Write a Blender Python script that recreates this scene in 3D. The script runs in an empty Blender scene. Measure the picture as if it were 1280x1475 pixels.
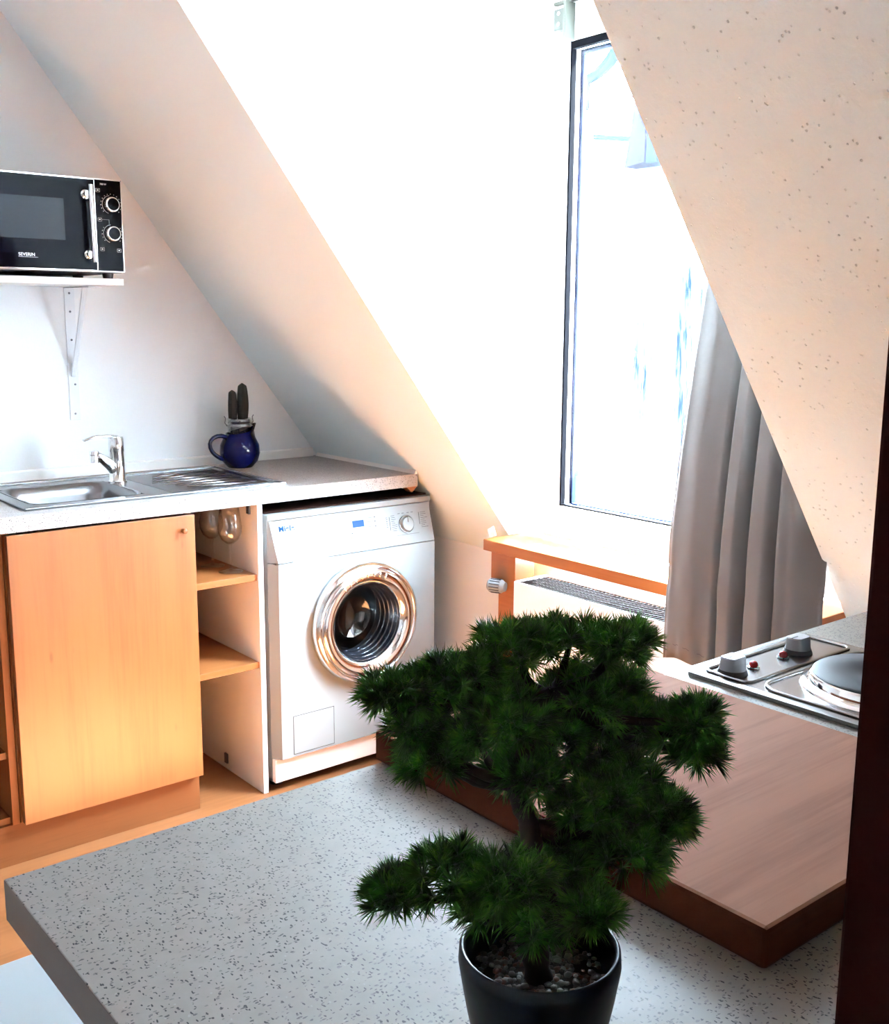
import bpy, bmesh, math, random
from mathutils import Vector, Matrix
PI = math.pi
S = bpy.context.scene
COL = S.collection

# ---------------------------------------------------------------- camera, world, light, exposure
cd = bpy.data.cameras.new('camera'); cam = bpy.data.objects.new('camera', cd); COL.objects.link(cam)
yaw, pitch, roll, F = 0.8856089, 0.17738897, 0.00656387, 1537.63
fw = Vector((-math.sin(yaw)*math.cos(pitch), math.cos(yaw)*math.cos(pitch), -math.sin(pitch)))
rt = Vector((math.cos(yaw), math.sin(yaw), 0)); up = rt.cross(fw)
r2 = rt*math.cos(roll) + up*math.sin(roll); u2 = -rt*math.sin(roll) + up*math.cos(roll)
m = Matrix((r2, u2, -fw)).transposed().to_4x4(); m.translation = Vector((3.2817, -1.5068, 1.4103))
cam.matrix_world = m
cd.sensor_fit = 'HORIZONTAL'; cd.sensor_width = 36; cd.lens = 36*F/1280; cd.clip_start = .02
S.camera = cam

W = bpy.data.worlds.new('world'); S.world = W; W.use_nodes = True
bg = W.node_tree.nodes['Background']; bg.inputs['Color'].default_value = (.72, .87, 1, 1); bg.inputs['Strength'].default_value = 21.0
sd = bpy.data.lights.new('sun', 'SUN'); sun = bpy.data.objects.new('sun', sd); COL.objects.link(sun)
sd.energy = 50; sd.angle = .009; sd.color = (.80, .92, 1)
sun_dir = Vector((-.12, -1, -1.42))                       # travel direction, steep through the dormer window
sun.rotation_euler = sun_dir.to_track_quat('-Z', 'Y').to_euler(); sun.location = (1.5, 6, 8)
def portal(name, loc, rot, sx, sy):
    d = bpy.data.lights.new(name, 'AREA'); o = bpy.data.objects.new(name, d); COL.objects.link(o)
    d.shape = 'RECTANGLE'; d.size = sx; d.size_y = sy; d.cycles.is_portal = True
    o.location = loc; o.rotation_euler = rot
portal('window_portal', (1.46, 1.0, 1.53), (PI/2, 0, PI), 1.1, 1.55)
vs = S.view_settings; S.display_settings.display_device = 'sRGB'
vs.view_transform = 'Standard'; vs.look = 'None'; vs.exposure = 3.38; vs.gamma = 1; vs.use_curve_mapping = False
S.cycles.max_bounces = 12; S.cycles.diffuse_bounces = 6; S.cycles.glossy_bounces = 5; S.cycles.transparent_max_bounces = 24
S.cycles.transmission_bounces = 10; S.cycles.sample_clamp_indirect = 20; S.cycles.caustics_reflective = False; S.cycles.caustics_refractive = False

# ---------------------------------------------------------------- materials
def mat(name, col=(.8,.8,.8), rough=.5, metal=0, spec=.5, coat=0, trans=0, ior=1.45, alpha=1, emit=None):
    M_ = bpy.data.materials.new(name); M_.use_nodes = True
    b = M_.node_tree.nodes['Principled BSDF']; i = b.inputs
    i['Base Color'].default_value = (*col, 1); i['Roughness'].default_value = rough; i['Metallic'].default_value = metal
    i['Specular IOR Level'].default_value = spec; i['Coat Weight'].default_value = coat
    i['Transmission Weight'].default_value = trans; i['IOR'].default_value = ior; i['Alpha'].default_value = alpha
    if emit: i['Emission Color'].default_value = (*emit[0], 1); i['Emission Strength'].default_value = emit[1]
    return M_
class N:
    """small node-graph helper"""
    def __init__(s, M_): s.m = M_; s.t = M_.node_tree; s.b = s.t.nodes['Principled BSDF']
    def n(s, typ, **kw):
        o = s.t.nodes.new(typ)
        for k, v in kw.items():
            if k.startswith('i_'):
                o.inputs[int(k[2:]) if k[2:].isdigit() else k[2:].replace('_', ' ')].default_value = v
            else: setattr(o, k, v)
        return o
    def l(s, a, b): s.t.links.new(a, b)
    def coords(s, scale=(1,1,1), rot=(0,0,0)):
        tc = s.n('ShaderNodeTexCoord'); mp = s.n('ShaderNodeMapping'); s.l(tc.outputs['Object'], mp.inputs[0])
        mp.inputs['Scale'].default_value = scale; mp.inputs['Rotation'].default_value = rot
        return mp.outputs[0]
    def noise(s, vec, scale, detail=4, rough=.55):
        o = s.n('ShaderNodeTexNoise'); s.l(vec, o.inputs['Vector']); o.inputs['Scale'].default_value = scale
        o.inputs['Detail'].default_value = detail; o.inputs['Roughness'].default_value = rough; return o.outputs[0]
    def ramp(s, fac, stops):
        o = s.n('ShaderNodeValToRGB'); s.l(fac, o.inputs[0]); e = o.color_ramp.elements
        while len(e) < len(stops): e.new(.5)
        for k, (p, c) in enumerate(stops): e[k].position = p; e[k].color = (*c, 1) if len(c) == 3 else c
        return o.outputs[0]
    def math(s, op, a, b=None):
        o = s.n('ShaderNodeMath', operation=op)
        for k, v in enumerate((a, b)):
            if v is None: continue
            if isinstance(v, (int, float)): o.inputs[k].default_value = v
            else: s.l(v, o.inputs[k])
        return o.outputs[0]
    def mix(s, f, a, b):
        o = s.n('ShaderNodeMix', data_type='RGBA')
        for sock, v in ((o.inputs[0], f), (o.inputs[6], a), (o.inputs[7], b)):
            if isinstance(v, (int, float)): sock.default_value = v
            elif isinstance(v, tuple): sock.default_value = (*v, 1)
            else: s.l(v, sock)
        return o.outputs[2]
    def bump(s, h, strength, dist):
        o = s.n('ShaderNodeBump'); o.inputs['Strength'].default_value = strength; o.inputs['Distance'].default_value = dist
        s.l(h, o.inputs['Height']); s.l(o.outputs[0], s.b.inputs['Normal'])
def paint(name, col, rough=.85, bumpy=.25, pits=False):
    M_ = mat(name, col, rough, spec=.25); g = N(M_); v = g.coords()
    big = g.noise(v, 1.3, 3); c = g.mix(g.ramp(big, [(.3, (0,0,0)), (.7, (1,1,1))]), tuple(x*.97 for x in col), col); g.l(c, g.b.inputs['Base Color'])
    h = g.noise(v, 140, 3)
    if pits:
        vo = g.n('ShaderNodeTexVoronoi', i_Scale=125); g.l(g.coords((1,.55,1), (.2,.4,.9)), vo.inputs['Vector'])
        sep = g.n('ShaderNodeSeparateColor'); g.l(vo.outputs['Color'], sep.inputs[0])
        keep = g.math('GREATER_THAN', sep.outputs[0], .84)
        pit = g.math('MULTIPLY', g.ramp(vo.outputs['Distance'], [(.10, (1,1,1)), (.28, (0,0,0))]), keep)
        h = g.math('SUBTRACT', g.math('MULTIPLY', g.noise(v, 55, 5, .6), .75), g.math('MULTIPLY', pit, 2.2))
        g.bump(h, bumpy, .007)
    else: g.bump(h, bumpy, .0012)
    return M_
def wood(name, a, b, rough=.45, axis=2, scale=1.0, knots=True, coat=0.0):
    M_ = mat(name, a, rough, spec=.1 if rough > .8 else .4, coat=coat); g = N(M_)
    sc = [9*scale]*3; sc[axis] = .8*scale
    v = g.coords(tuple(sc)); n1 = g.noise(v, 1.6, 5, .6)
    sc2 = [60*scale]*3; sc2[axis] = 2.5*scale; n2 = g.noise(g.coords(tuple(sc2)), 2.0, 3)
    f = g.math('ADD', g.math('MULTIPLY', n1, .7), g.math('MULTIPLY', n2, .3))
    c = g.ramp(f, [(.32, b), (.52, a), (.75, tuple(min(1, x*1.08) for x in a))])
    if knots:
        sk = [7*scale]*3; sk[axis] = 2.2*scale
        vo = g.n('ShaderNodeTexVoronoi', i_Scale=1.7); g.l(g.coords(tuple(sk)), vo.inputs['Vector'])
        k = g.ramp(vo.outputs['Distance'], [(.03, (1,1,1)), (.07, (0,0,0))])
        c = g.mix(g.math('MULTIPLY', k, .45), c, tuple(x*.45 for x in b))
    g.l(c, g.b.inputs['Base Color']); g.bump(n2, .08, .001)
    return M_
def speckle(name, base, dark=(.006,.006,.008)):
    M_ = mat(name, base, .45, spec=.22); g = N(M_)
    c = g.mix(g.ramp(g.noise(g.coords(), 60, 3), [(.4,(0,0,0)),(.6,(1,1,1))]), tuple(x*.93 for x in base), base)
    for k, (sc, rot, th, keep, colr, amt) in enumerate([((1,1.9,1), .5, .27, .66, dark, .95), ((2.0,1,1), -.3, .25, .70, (.022,.022,.022), .85),
                                         ((1.5,1,1), 1.1, .26, .74, (.065,.062,.06), .6), ((1,1,1), .2, .13, .80, (.26,.26,.25), .4)]):
        vo = g.n('ShaderNodeTexVoronoi', i_Scale=205 - 14*k); vec = g.coords((sc[0], sc[1], 1.3), (.1, .1, rot)); nn = g.n('ShaderNodeTexNoise', i_Scale=170); g.l(vec, nn.inputs['Vector'])
        va = g.n('ShaderNodeVectorMath', operation='MULTIPLY_ADD'); va.inputs[1].default_value = (.006,.006,.006); g.l(nn.outputs['Color'], va.inputs[0]); g.l(vec, va.inputs[2]); g.l(va.outputs[0], vo.inputs['Vector'])
        sep = g.n('ShaderNodeSeparateColor'); g.l(vo.outputs['Color'], sep.inputs[0])
        f = g.math('MULTIPLY', g.math('GREATER_THAN', sep.outputs[0], keep), g.ramp(vo.outputs['Distance'], [(th, (1,1,1)), (th+.07, (0,0,0))]))
        c = g.mix(g.math('MULTIPLY', f, amt), c, colr)
    g.l(c, g.b.inputs['Base Color']); return M_
def thin_glass(name, tint=(1,1,1), rough=0.0, ior=1.45, boost=1.0):
    M_ = bpy.data.materials.new(name); M_.use_nodes = True; t = M_.node_tree; t.nodes.clear()
    o = t.nodes.new('ShaderNodeOutputMaterial'); mx = t.nodes.new('ShaderNodeMixShader'); a = t.nodes.new('ShaderNodeBsdfTransparent'); b = t.nodes.new('ShaderNodeBsdfGlossy')
    a.inputs[0].default_value = (*tint, 1); b.inputs['Roughness'].default_value = rough
    f = t.nodes.new('ShaderNodeLayerWeight'); f.inputs[0].default_value = .5
    pw = t.nodes.new('ShaderNodeMath'); pw.operation = 'POWER'; pw.inputs[1].default_value = 3.5; t.links.new(f.outputs['Facing'], pw.inputs[0])
    mu = t.nodes.new('ShaderNodeMath'); mu.operation = 'MULTIPLY_ADD'; mu.inputs[1].default_value = .55*boost; mu.inputs[2].default_value = .045*boost; mu.use_clamp = True
    t.links.new(pw.outputs[0], mu.inputs[0]); t.links.new(mu.outputs[0], mx.inputs[0]); t.links.new(a.outputs[0], mx.inputs[1]); t.links.new(b.outputs[0], mx.inputs[2]); t.links.new(mx.outputs[0], o.inputs[0])
    return M_
m_wall = paint('wall_paint', (.76,.76,.75)); m_slope = paint('slope_paint', (.70,.80,.81), pits=True, bumpy=.75)
m_slope2 = paint('slope_paint_smooth', (.72,.80,.81)); m_cheek = paint('dormer_paint', (.86,.85,.83), pits=True, bumpy=.12)
m_floor = wood('floor_laminate', (.24,.09,.032), (.18,.063,.02), .35, axis=1, scale=.8)
m_door = wood('cabinet_beech', (.235,.080,.020), (.19,.057,.013), .38, axis=2, coat=.9)
m_door.node_tree.nodes['Principled BSDF'].inputs['Coat Roughness'].default_value = .33
m_shelf = wood('shelf_beech', (.25,.09,.026), (.20,.067,.018), .4, axis=1, knots=False)
m_plinth = wood('plinth_beech', (.20,.066,.020), (.15,.046,.012), .4, axis=1, knots=False)
m_carcass = wood('carcass_dark_beech', (.33,.12,.04), (.24,.08,.025), .5, axis=2, knots=False)
m_dark_sheet = mat('dark_brown_sheet', (.018,.005,.003), .7, spec=.1)
m_sill = wood('sill_pine', (.30,.095,.024), (.25,.07,.016), .4, axis=0, knots=False)
m_post = wood('dark_door_wood', (.016,.001,.0008), (.011,.0008,.0006), .9, axis=2, knots=False)
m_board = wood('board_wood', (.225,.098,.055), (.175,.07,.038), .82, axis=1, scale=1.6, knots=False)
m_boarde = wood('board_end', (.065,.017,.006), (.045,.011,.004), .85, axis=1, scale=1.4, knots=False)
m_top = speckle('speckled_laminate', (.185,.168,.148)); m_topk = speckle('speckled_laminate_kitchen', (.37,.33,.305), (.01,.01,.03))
m_edge = mat('worktop_edge', (.10,.087,.074), .5)
m_white = mat('white_enamel', (.25,.265,.27), .4, spec=.2); m_lacquer = mat('white_lacquer', (.70,.70,.70), .4); m_whitem = mat('white_melamine', (.80,.77,.74), .45); m_pvc = mat('white_pvc', (.66,.67,.68), .3)
m_seal = mat('white_sealant', (.78,.75,.71), .5); m_crease = mat('grey_groove', (.05,.045,.045), .7)
m_black = mat('black_gloss', (.001,.001,.003), .10, spec=.07); m_blackm = mat('black_matte', (.01,.01,.012), .5); m_gasket = mat('black_rubber', (.002,.002,.003), .9, spec=.05)
m_navy = mat('navy_spacer', (.004,.009,.04), .8, spec=.1)
m_chrome = mat('chrome', (.80,.79,.78), .09, metal=1); m_steel = mat('brushed_steel', (.25,.25,.255), .27, metal=1); m_steeld = mat('dark_steel', (.16,.16,.17), .3, metal=1)
m_silver = mat('silver_plastic', (.22,.22,.23), .4, metal=.6); m_galv = mat('galvanised', (.07,.075,.06), .5, metal=.3)
m_iron = mat('cast_iron', (.008,.009,.012), .6, spec=.25); m_red = mat('red_lens', (.30,.01,.01), .25); m_hot = mat('dull_red_mark', (.16,.03,.03), .5)
m_window_dark = mat('microwave_screen', (.011,.015,.020), .22, spec=.2)
m_lcd = mat('blue_lcd', (.004,.04,.20), .5, spec=.15); m_blueink = mat('blue_ink', (.002,.035,.10), .6, spec=.1); m_ink = mat('grey_ink', (.05,.05,.055), .6, spec=.1); m_whiteink = mat('white_ink', (.75,.75,.75), .5)
m_blue = mat('cobalt_glaze', (.001,.003,.045), .14, coat=.0, spec=.35); m_potb = mat('navy_pot', (.001,.003,.008), .28, spec=.22)
m_glass = thin_glass('clear_glass', (.96,.96,.96), boost=1.8); m_jar = thin_glass('jar_glass', (.86,.87,.87), boost=4); m_pane = thin_glass('window_glass', (.93,.96,.98), boost=.7); m_dglass = thin_glass('door_bowl_glass', (.50,.53,.60), boost=1.5)
m_drum = mat('drum_dark', (.012,.012,.015), .35); m_rubber = mat('grey_rubber', (.10,.11,.12), .35)
m_curtain = mat('grey_satin', (.118,.110,.104), .55, spec=.25); _g = N(m_curtain); _g.b.inputs['Sheen Weight'].default_value = .1; _g.bump(_g.noise(_g.coords((1,1,1)), 9, 3), .12, .01)
m_grille = mat('radiator_grille', (.012,.004,.0025), .7, spec=.1)
m_soil = mat('potting_soil', (.02,.014,.01), .9); m_trunk = mat('bonsai_bark', (.008,.005,.003), .85)
m_peb = [mat('pebble_a', (.16,.14,.13), .5), mat('pebble_b', (.07,.055,.045), .6), mat('pebble_c', (.10,.04,.025), .6)]
m_needle = mat('pine_needle', (.02,.10,.012), .45, spec=.35); _g = N(m_needle)
_c = _g.ramp(_g.noise(_g.coords(), 90, 2), [(.3, (.004,.022,.001)), (.6, (.042,.15,.008)), (.8, (.14,.32,.025))]); _g.l(_c, _g.b.inputs['Base Color'])
m_cactus = mat('brown_cactus', (.012,.008,.006), .7)
# outdoors
m_nwall = mat('neighbour_render', (.75,.77,.78), .9, spec=0); _g = N(m_nwall); _v = _g.coords()
def _stain(g, cx, cz, sx, sz, th):
    sep = g.n('ShaderNodeSeparateXYZ'); g.l(_v, sep.inputs[0])
    dx = g.math('DIVIDE', g.math('SUBTRACT', sep.outputs[0], cx), sx); dz = g.math('DIVIDE', g.math('SUBTRACT', sep.outputs[2], cz), sz)
    r = g.math('ADD', g.math('MULTIPLY', dx, dx), g.math('MULTIPLY', dz, dz))
    n_ = g.noise(g.coords((30,30,2.2)), 1.6, 7, .75)
    return g.ramp(g.math('MULTIPLY', g.math('ADD', r, g.math('MULTIPLY', n_, 3.0)), .25), [(th/4-.02, (1,1,1)), (th/4+.05, (0,0,0))])
m_tile = mat('roof_tile', (.62,.60,.58), .8, spec=0); m_tiled = mat('roof_joint', (.012,.010,.012), .9, spec=0)
m_bluem = mat('zinc_blue', (.0014,.0028,.007), .45, spec=0); m_purple = mat('purple_flue', (.0026,.0023,.006), .6, spec=0); m_pale = mat('pale_blue_metal', (.010,.017,.021), .5, spec=0)

# ---------------------------------------------------------------- mesh helpers
def link(name, bm, material, parent=None, smooth=False, label=None, kind=None):
    me = bpy.data.meshes.new(name)
    bmesh.ops.recalc_face_normals(bm, faces=bm.faces[:]); bm.to_mesh(me); bm.free()
    if material: 
        for mm in (material if isinstance(material, (list, tuple)) else [material]): me.materials.append(mm)
    if smooth: me.shade_smooth()
    o = bpy.data.objects.new(name, me); COL.objects.link(o)
    if parent is not None:
        o.parent = parent
        root = parent
        while root.parent: root = root.parent
        if parent is root: o.matrix_parent_inverse = Matrix.Translation(-root.location)
        else: o.matrix_parent_inverse = Matrix.Identity(4)
    if label: o['label'] = label
    if kind: o['kind'] = kind
    return o
def auto(o, ang=35):
    me = o.data; me.shade_smooth(); me.set_sharp_from_angle(angle=math.radians(ang)); return o
def thing(name, label, cat, loc, group=None):
    o = bpy.data.objects.new(name, None); COL.objects.link(o); o.location = loc; o['label'] = label; o['category'] = cat
    o.empty_display_size = .05
    if group: o['group'] = group
    return o
def tag(o, label, cat, group=None):
    o['label'] = label; o['category'] = cat
    if group: o['group'] = group
    return o
def struct(name, bm, material, **k): return link(name, bm, material, kind='structure', **k)
def box(bm, lo, hi, bev=0, seg=2, mi=0):
    v = [bm.verts.new((x, y, z)) for x in (lo[0], hi[0]) for y in (lo[1], hi[1]) for z in (lo[2], hi[2])]
    fs = [bm.faces.new([v[i] for i in q]) for q in ((0,1,3,2), (4,6,7,5), (0,4,5,1), (2,3,7,6), (0,2,6,4), (1,5,7,3))]
    for f in fs: f.material_index = mi
    if bev:
        es = {e for f in fs for e in f.edges}
        bmesh.ops.bevel(bm, geom=list(es), offset=bev, segments=seg, affect='EDGES', profile=.5)
    return bm
def B(lo, hi, bev=0, seg=2): return box(bmesh.new(), lo, hi, bev, seg)
def prism(bm, pts, axis, a, b, bev=0):
    """extrude a 2-D outline along an axis (0,1,2) from a to b"""
    def P(p, t): q = list(p); q.insert(axis, t); return q
    va = [bm.verts.new(P(p, a)) for p in pts]; vb = [bm.verts.new(P(p, b)) for p in pts]
    fs = [bm.faces.new(va), bm.faces.new(vb[::-1])]; n = len(pts)
    for i in range(n): fs.append(bm.faces.new((va[i], va[(i+1)%n], vb[(i+1)%n], vb[i])))
    if bev: bmesh.ops.bevel(bm, geom=list({e for f in fs for e in f.edges}), offset=bev, segments=2, affect='EDGES', profile=.5)
    return bm
def frame_of(d):
    d = Vector(d).normalized(); a = Vector((0,0,1)) if abs(d.z) < .9 else Vector((1,0,0)); x = d.cross(a).normalized(); return x, d.cross(x).normalized(), d
def lathe(bm, prof, c, axis=(0,0,1), n=48, mi=0):
    """revolve (radius, height) profile round an axis through c"""
    x, y, d = frame_of(axis); c = Vector(c); rings = []
    for r, h in prof:
        if r < 1e-6: rings.append([bm.verts.new(c + d*h)])
        else: rings.append([bm.verts.new(c + d*h + x*(r*math.cos(2*PI*k/n)) + y*(r*math.sin(2*PI*k/n))) for k in range(n)])
    for A, C_ in zip(rings, rings[1:]):
        for k in range(n):
            k2 = (k+1) % n
            if len(A) == 1 and len(C_) == 1: break
            if len(A) == 1: f = bm.faces.new((A[0], C_[k], C_[k2]))
            elif len(C_) == 1: f = bm.faces.new((A[k], C_[0], A[k2]))
            else: f = bm.faces.new((A[k], C_[k], C_[k2], A[k2]))
            f.material_index = mi
    return bm
def tube(bm, pts, r, n=10, cap=True, flat=1.0):
    pts = [Vector(p) for p in pts]; rs = r if isinstance(r, (list, tuple)) else [r]*len(pts); rings = []
    px = None
    for i, p in enumerate(pts):
        d = (pts[min(i+1, len(pts)-1)] - pts[max(i-1, 0)]).normalized()
        if px is None: x, y, _ = frame_of(d)
        else: x = (px - d*px.dot(d)).normalized(); y = d.cross(x)
        px = x
        rings.append([bm.verts.new(p + x*(rs[i]*math.cos(2*PI*k/n)) + y*(rs[i]*flat*math.sin(2*PI*k/n))) for k in range(n)])
    for A, C_ in zip(rings, rings[1:]):
        for k in range(n): bm.faces.new((A[k], A[(k+1)%n], C_[(k+1)%n], C_[k]))
    if cap: bm.faces.new(rings[0][::-1]); bm.faces.new(rings[-1])
    return bm
def arc(p0, p1, p2, n=8):
    p0, p1, p2 = map(Vector, (p0, p1, p2))
    return [p0*(1-t)**2 + p1*2*t*(1-t) + p2*t*t for t in [k/n for k in range(n+1)]]
def slab_hole(lo, hi, h0, h1):
    bm = bmesh.new(); xs = [lo[0], h0[0], h1[0], hi[0]]; ys = [lo[1], h0[1], h1[1], hi[1]]; g = {}
    for k, z in enumerate((lo[2], hi[2])):
        for i, x in enumerate(xs):
            for j, y in enumerate(ys): g[i,j,k] = bm.verts.new((x, y, z))
    for i in range(3):
        for j in range(3):
            if (i, j) == (1, 1): continue
            for k in (0, 1): bm.faces.new([g[i,j,k], g[i+1,j,k], g[i+1,j+1,k], g[i,j+1,k]])
    for i in range(3):
        for j in (0, 3): bm.faces.new([g[i,j,0], g[i+1,j,0], g[i+1,j,1], g[i,j,1]]); bm.faces.new([g[j,i,0], g[j,i+1,0], g[j,i+1,1], g[j,i,1]])
    bm.faces.new([g[1,1,0], g[2,1,0], g[2,1,1], g[1,1,1]]); bm.faces.new([g[1,2,0], g[2,2,0], g[2,2,1], g[1,2,1]])
    bm.faces.new([g[1,1,0], g[1,2,0], g[1,2,1], g[1,1,1]]); bm.faces.new([g[2,1,0], g[2,2,0], g[2,2,1], g[2,1,1]])
    return bm
def lettering(name, body, size, loc, xdir, ydir, material, parent, font_bold=False, sx=1.0):
    cu = bpy.data.curves.new(name, 'FONT'); cu.body = body; cu.size = size; cu.extrude = .0003; cu.align_x = 'LEFT'; cu.space_character = sx
    if font_bold: cu.offset = size*.03
    o = bpy.data.objects.new(name, cu); COL.objects.link(o); o.data.materials.append(material)
    x = Vector(xdir).normalized(); y = Vector(ydir).normalized(); z = x.cross(y)
    mm = Matrix((x, y, z)).transposed().to_4x4(); mm.translation = Vector(loc)
    o.matrix_world = mm
    dg = bpy.context.evaluated_depsgraph_get(); dg.update()
    me = bpy.data.meshes.new_from_object(o.evaluated_get(dg)); me.transform(mm)
    bpy.data.objects.remove(o)
    p = bpy.data.objects.new(name, me); COL.objects.link(p); me.name = name
    if not me.materials: me.materials.append(material)
    p.parent = parent
    root = parent
    while root.parent: root = root.parent
    p.matrix_parent_inverse = Matrix.Translation(-root.location) if parent is root else Matrix.Identity(4)
    return p
SA, SB = 1.675, 1.30                       # roof slope: z = SA - SB*y
def sl(y): return SA - SB*y
def sly(z): return (SA - z)/SB
YW = .77; XL, XR = .89, 2.025; ZC = 2.45; ZD = 2.305; YB = -3.3; XE = 4.2

# ---------------------------------------------------------------- room shell
struct('floor', B((-.1, YB-.1, -.1), (XE+.1, YW+.3, 0)), m_floor)
struct('ceiling', B((-.1, YB-.1, ZC), (XE+.1, sly(ZC), ZC+.1)), m_wall)
struct('wall_gable', B((-.12, YB-.1, 0), (0, YW+.1, ZC)), m_wall)
T = .12
def slope_piece(name, x0, x1, z0, z1, material):
    bm = prism(bmesh.new(), [(sly(z0), z0), (sly(z1), z1), (sly(z1)+T, z1), (sly(z0)+T, z0)], 0, x0, x1)
    return struct(name, bm, material)
zk = sl(YW)
slope_piece('wall_slope_left', 0, XL-.08, zk, ZC, m_slope2)
slope_piece('wall_slope_right', XR+.08, XE, zk, ZC, m_slope)
slope_piece('wall_slope_over_dormer', XL-.08, XR+.08, ZD, ZC, m_slope)
struct('wall_knee', B((0, YW, 0), (XE, YW+.1, zk)), m_wall)
def cheek(name, x0, x1, mb):
    b = prism(bmesh.new(), [(sly(ZD)+.0, ZD), (YW+.12, ZD), (YW+.12, zk), (sly(zk), zk)], 0, x0, x1); b.normal_update()
    for f in b.faces:
        if abs(f.normal.z) > .3 and abs(f.normal.y) > .3: f.material_index = 1
    return struct(name, b, [m_cheek, mb])
cheek('wall_dormer_left', XL-.08, XL, m_slope2); cheek('wall_dormer_right', XR, XR+.08, m_slope)
struct('wall_dormer_ceiling', B((XL-.08, sly(ZD), ZD), (XR+.08, YW+.12, ZD+.08)), m_cheek)
struct('wall_rear', B((-.1, YB-.1, 0), (XE+.1, YB, ZC)), m_wall)
struct('wall_right', B((XE, YB, 0), (XE+.1, YW+.1, ZC)), m_wall)

# dormer window: window_1 with frame, sash, gasket, pane, hinge
w1 = bpy.data.objects.new('window_1', None); COL.objects.link(w1); w1.location = (1.46, YW, .76); w1['kind'] = 'structure'
def ring(lo, hi, w, y0, y1, bev=0):
    """rectangular frame in the xz plane, w = (left, right, bottom, top) widths"""
    bm = bmesh.new(); l, r, b, t = w
    box(bm, (lo[0], y0, lo[1]), (lo[0]+l, y1, hi[1]), bev); box(bm, (hi[0]-r, y0, lo[1]), (hi[0], y1, hi[1]), bev)
    box(bm, (lo[0]+l, y0, lo[1]), (hi[0]-r, y1, lo[1]+b), bev); box(bm, (lo[0]+l, y0, hi[1]-t), (hi[0]-r, y1, hi[1]), bev)
    return bm
GX0, GX1, GZ0, GZ1 = 1.056, 1.86, .868, 2.168
link('window_frame', ring((XL, .76), (XR, ZD), (.05,.05,.035,.05), YW, YW+.08, .004), m_pvc, w1)
sash = link('sash', ring((XL+.032, .783), (XR-.032, ZD-.03), (GX0-.008-XL-.032, XR-.032-GX1-.012, GZ0-.012-.783, ZD-.03-GZ1-.012), YW-.016, YW+.05, .006), m_pvc, w1)
link('gasket', ring((GX0-.008, GZ0-.003), (GX1+.014, GZ1+.012), (.006,.016,.005,.020), YW-.006, YW+.012), m_gasket, w1)
link('glass_spacer', ring((GX0+.006, GZ0+.001), (GX1-.006, GZ1-.008), (.013,.012,.004,.014), YW+.020, YW+.034), m_navy, w1)
link('window_pane', B((GX0, YW+.014, GZ0), (GX1, YW+.018, GZ1)), m_pane, w1)
bm = B((1.015, YW-.045, 2.205), (1.060, YW-.016, 2.262), .004); box(bm, (1.062, YW-.055, 2.175), (1.072, YW-.016, 2.275), .002)
h = link('hinge', bm, m_galv, w1)
bm = bmesh.new()
for z in (2.22, 2.248): lathe(bm, [(0,.0),(.005,0),(.005,.003),(0,.003)], (1.038, YW-.045, z), (0,-1,0), 12)
hs = link('hinge_screw', bm, m_chrome, h); hs.matrix_parent_inverse = Matrix.Identity(4)
bm = bmesh.new(); box(bm, (1.00, YW-.03, 2.278), (1.09, YW-.016, 2.286), .001)
link('stay_arm', bm, m_galv, w1)
bm = bmesh.new(); lathe(bm, [(0,0),(.014,0),(.014,.006),(.010,.010),(0,.010)], (.975, YW-.016, 1.355), (0,-1,0), 24)
link('hinge_cap', bm, m_pvc, w1)
# dark wooden door jamb close to the camera
bm = B((3.0, -.99, 0), (3.62, -.93, ZC-.01), .003); struct('door_1', bm, m_post)

# ---------------------------------------------------------------- kitchen run
Z0, Z1 = .886, .926
# worktop with sink cut-out
wt = link('kitchen_worktop', slab_hole((.001, -1.32, Z0), (.6, .573, Z1), (.16, -.625), (.50, -.275)), m_topk)
tag(wt, 'long speckled laminate worktop carrying the steel sink and blue jug', 'worktop')
up = link('worktop_upstand', prism(bmesh.new(), [(.0005, Z1), (.014, Z1), (.014, .953), (.009, .957), (.0005, .957)], 1, -1.32, .550), m_seal); tag(up, 'narrow white upstand strip along the gable wall behind the sink', 'upstand')
sb = link('sealing_strip', prism(bmesh.new(), [(.560, Z1), (.573, Z1), (sly(.938)-.001, .938)], 0, .015, .6), m_seal); tag(sb, 'thin white sealing strip where the worktop meets the sloping wall', 'sealing strip')
wd = link('wooden_wedge', prism(bmesh.new(), [(.535, .885), (.578, .885), (.556, .866)], 0, .56, .592), m_sill); tag(wd, 'small orange wooden wedge under the worktop end above the washer', 'wedge')

# open shelf unit, far left
u1 = thing('shelf_unit', 'open beech shelf unit at the left picture edge, left of the sink door', 'cabinet', (.3, -1.0, 0))
link('side_panel', B((.02, -.734, .112), (.575, -.716, Z0-.001)), m_carcass, u1); link('side_panel', B((.02, -1.31, .112), (.575, -1.292, Z0-.001)), m_carcass, u1)
link('back_panel', B((.012, -1.31, .112), (.02, -.716, Z0-.001)), m_carcass, u1)
for z in (.112, .290, .484, .683): link('shelf', B((.02, -1.291, z), (.56, -.735, z+.018), .001), m_shelf, u1)
link('top_rail', B((.54, -1.291, .866), (.56, -.735, Z0-.001)), m_shelf, u1)
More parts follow.
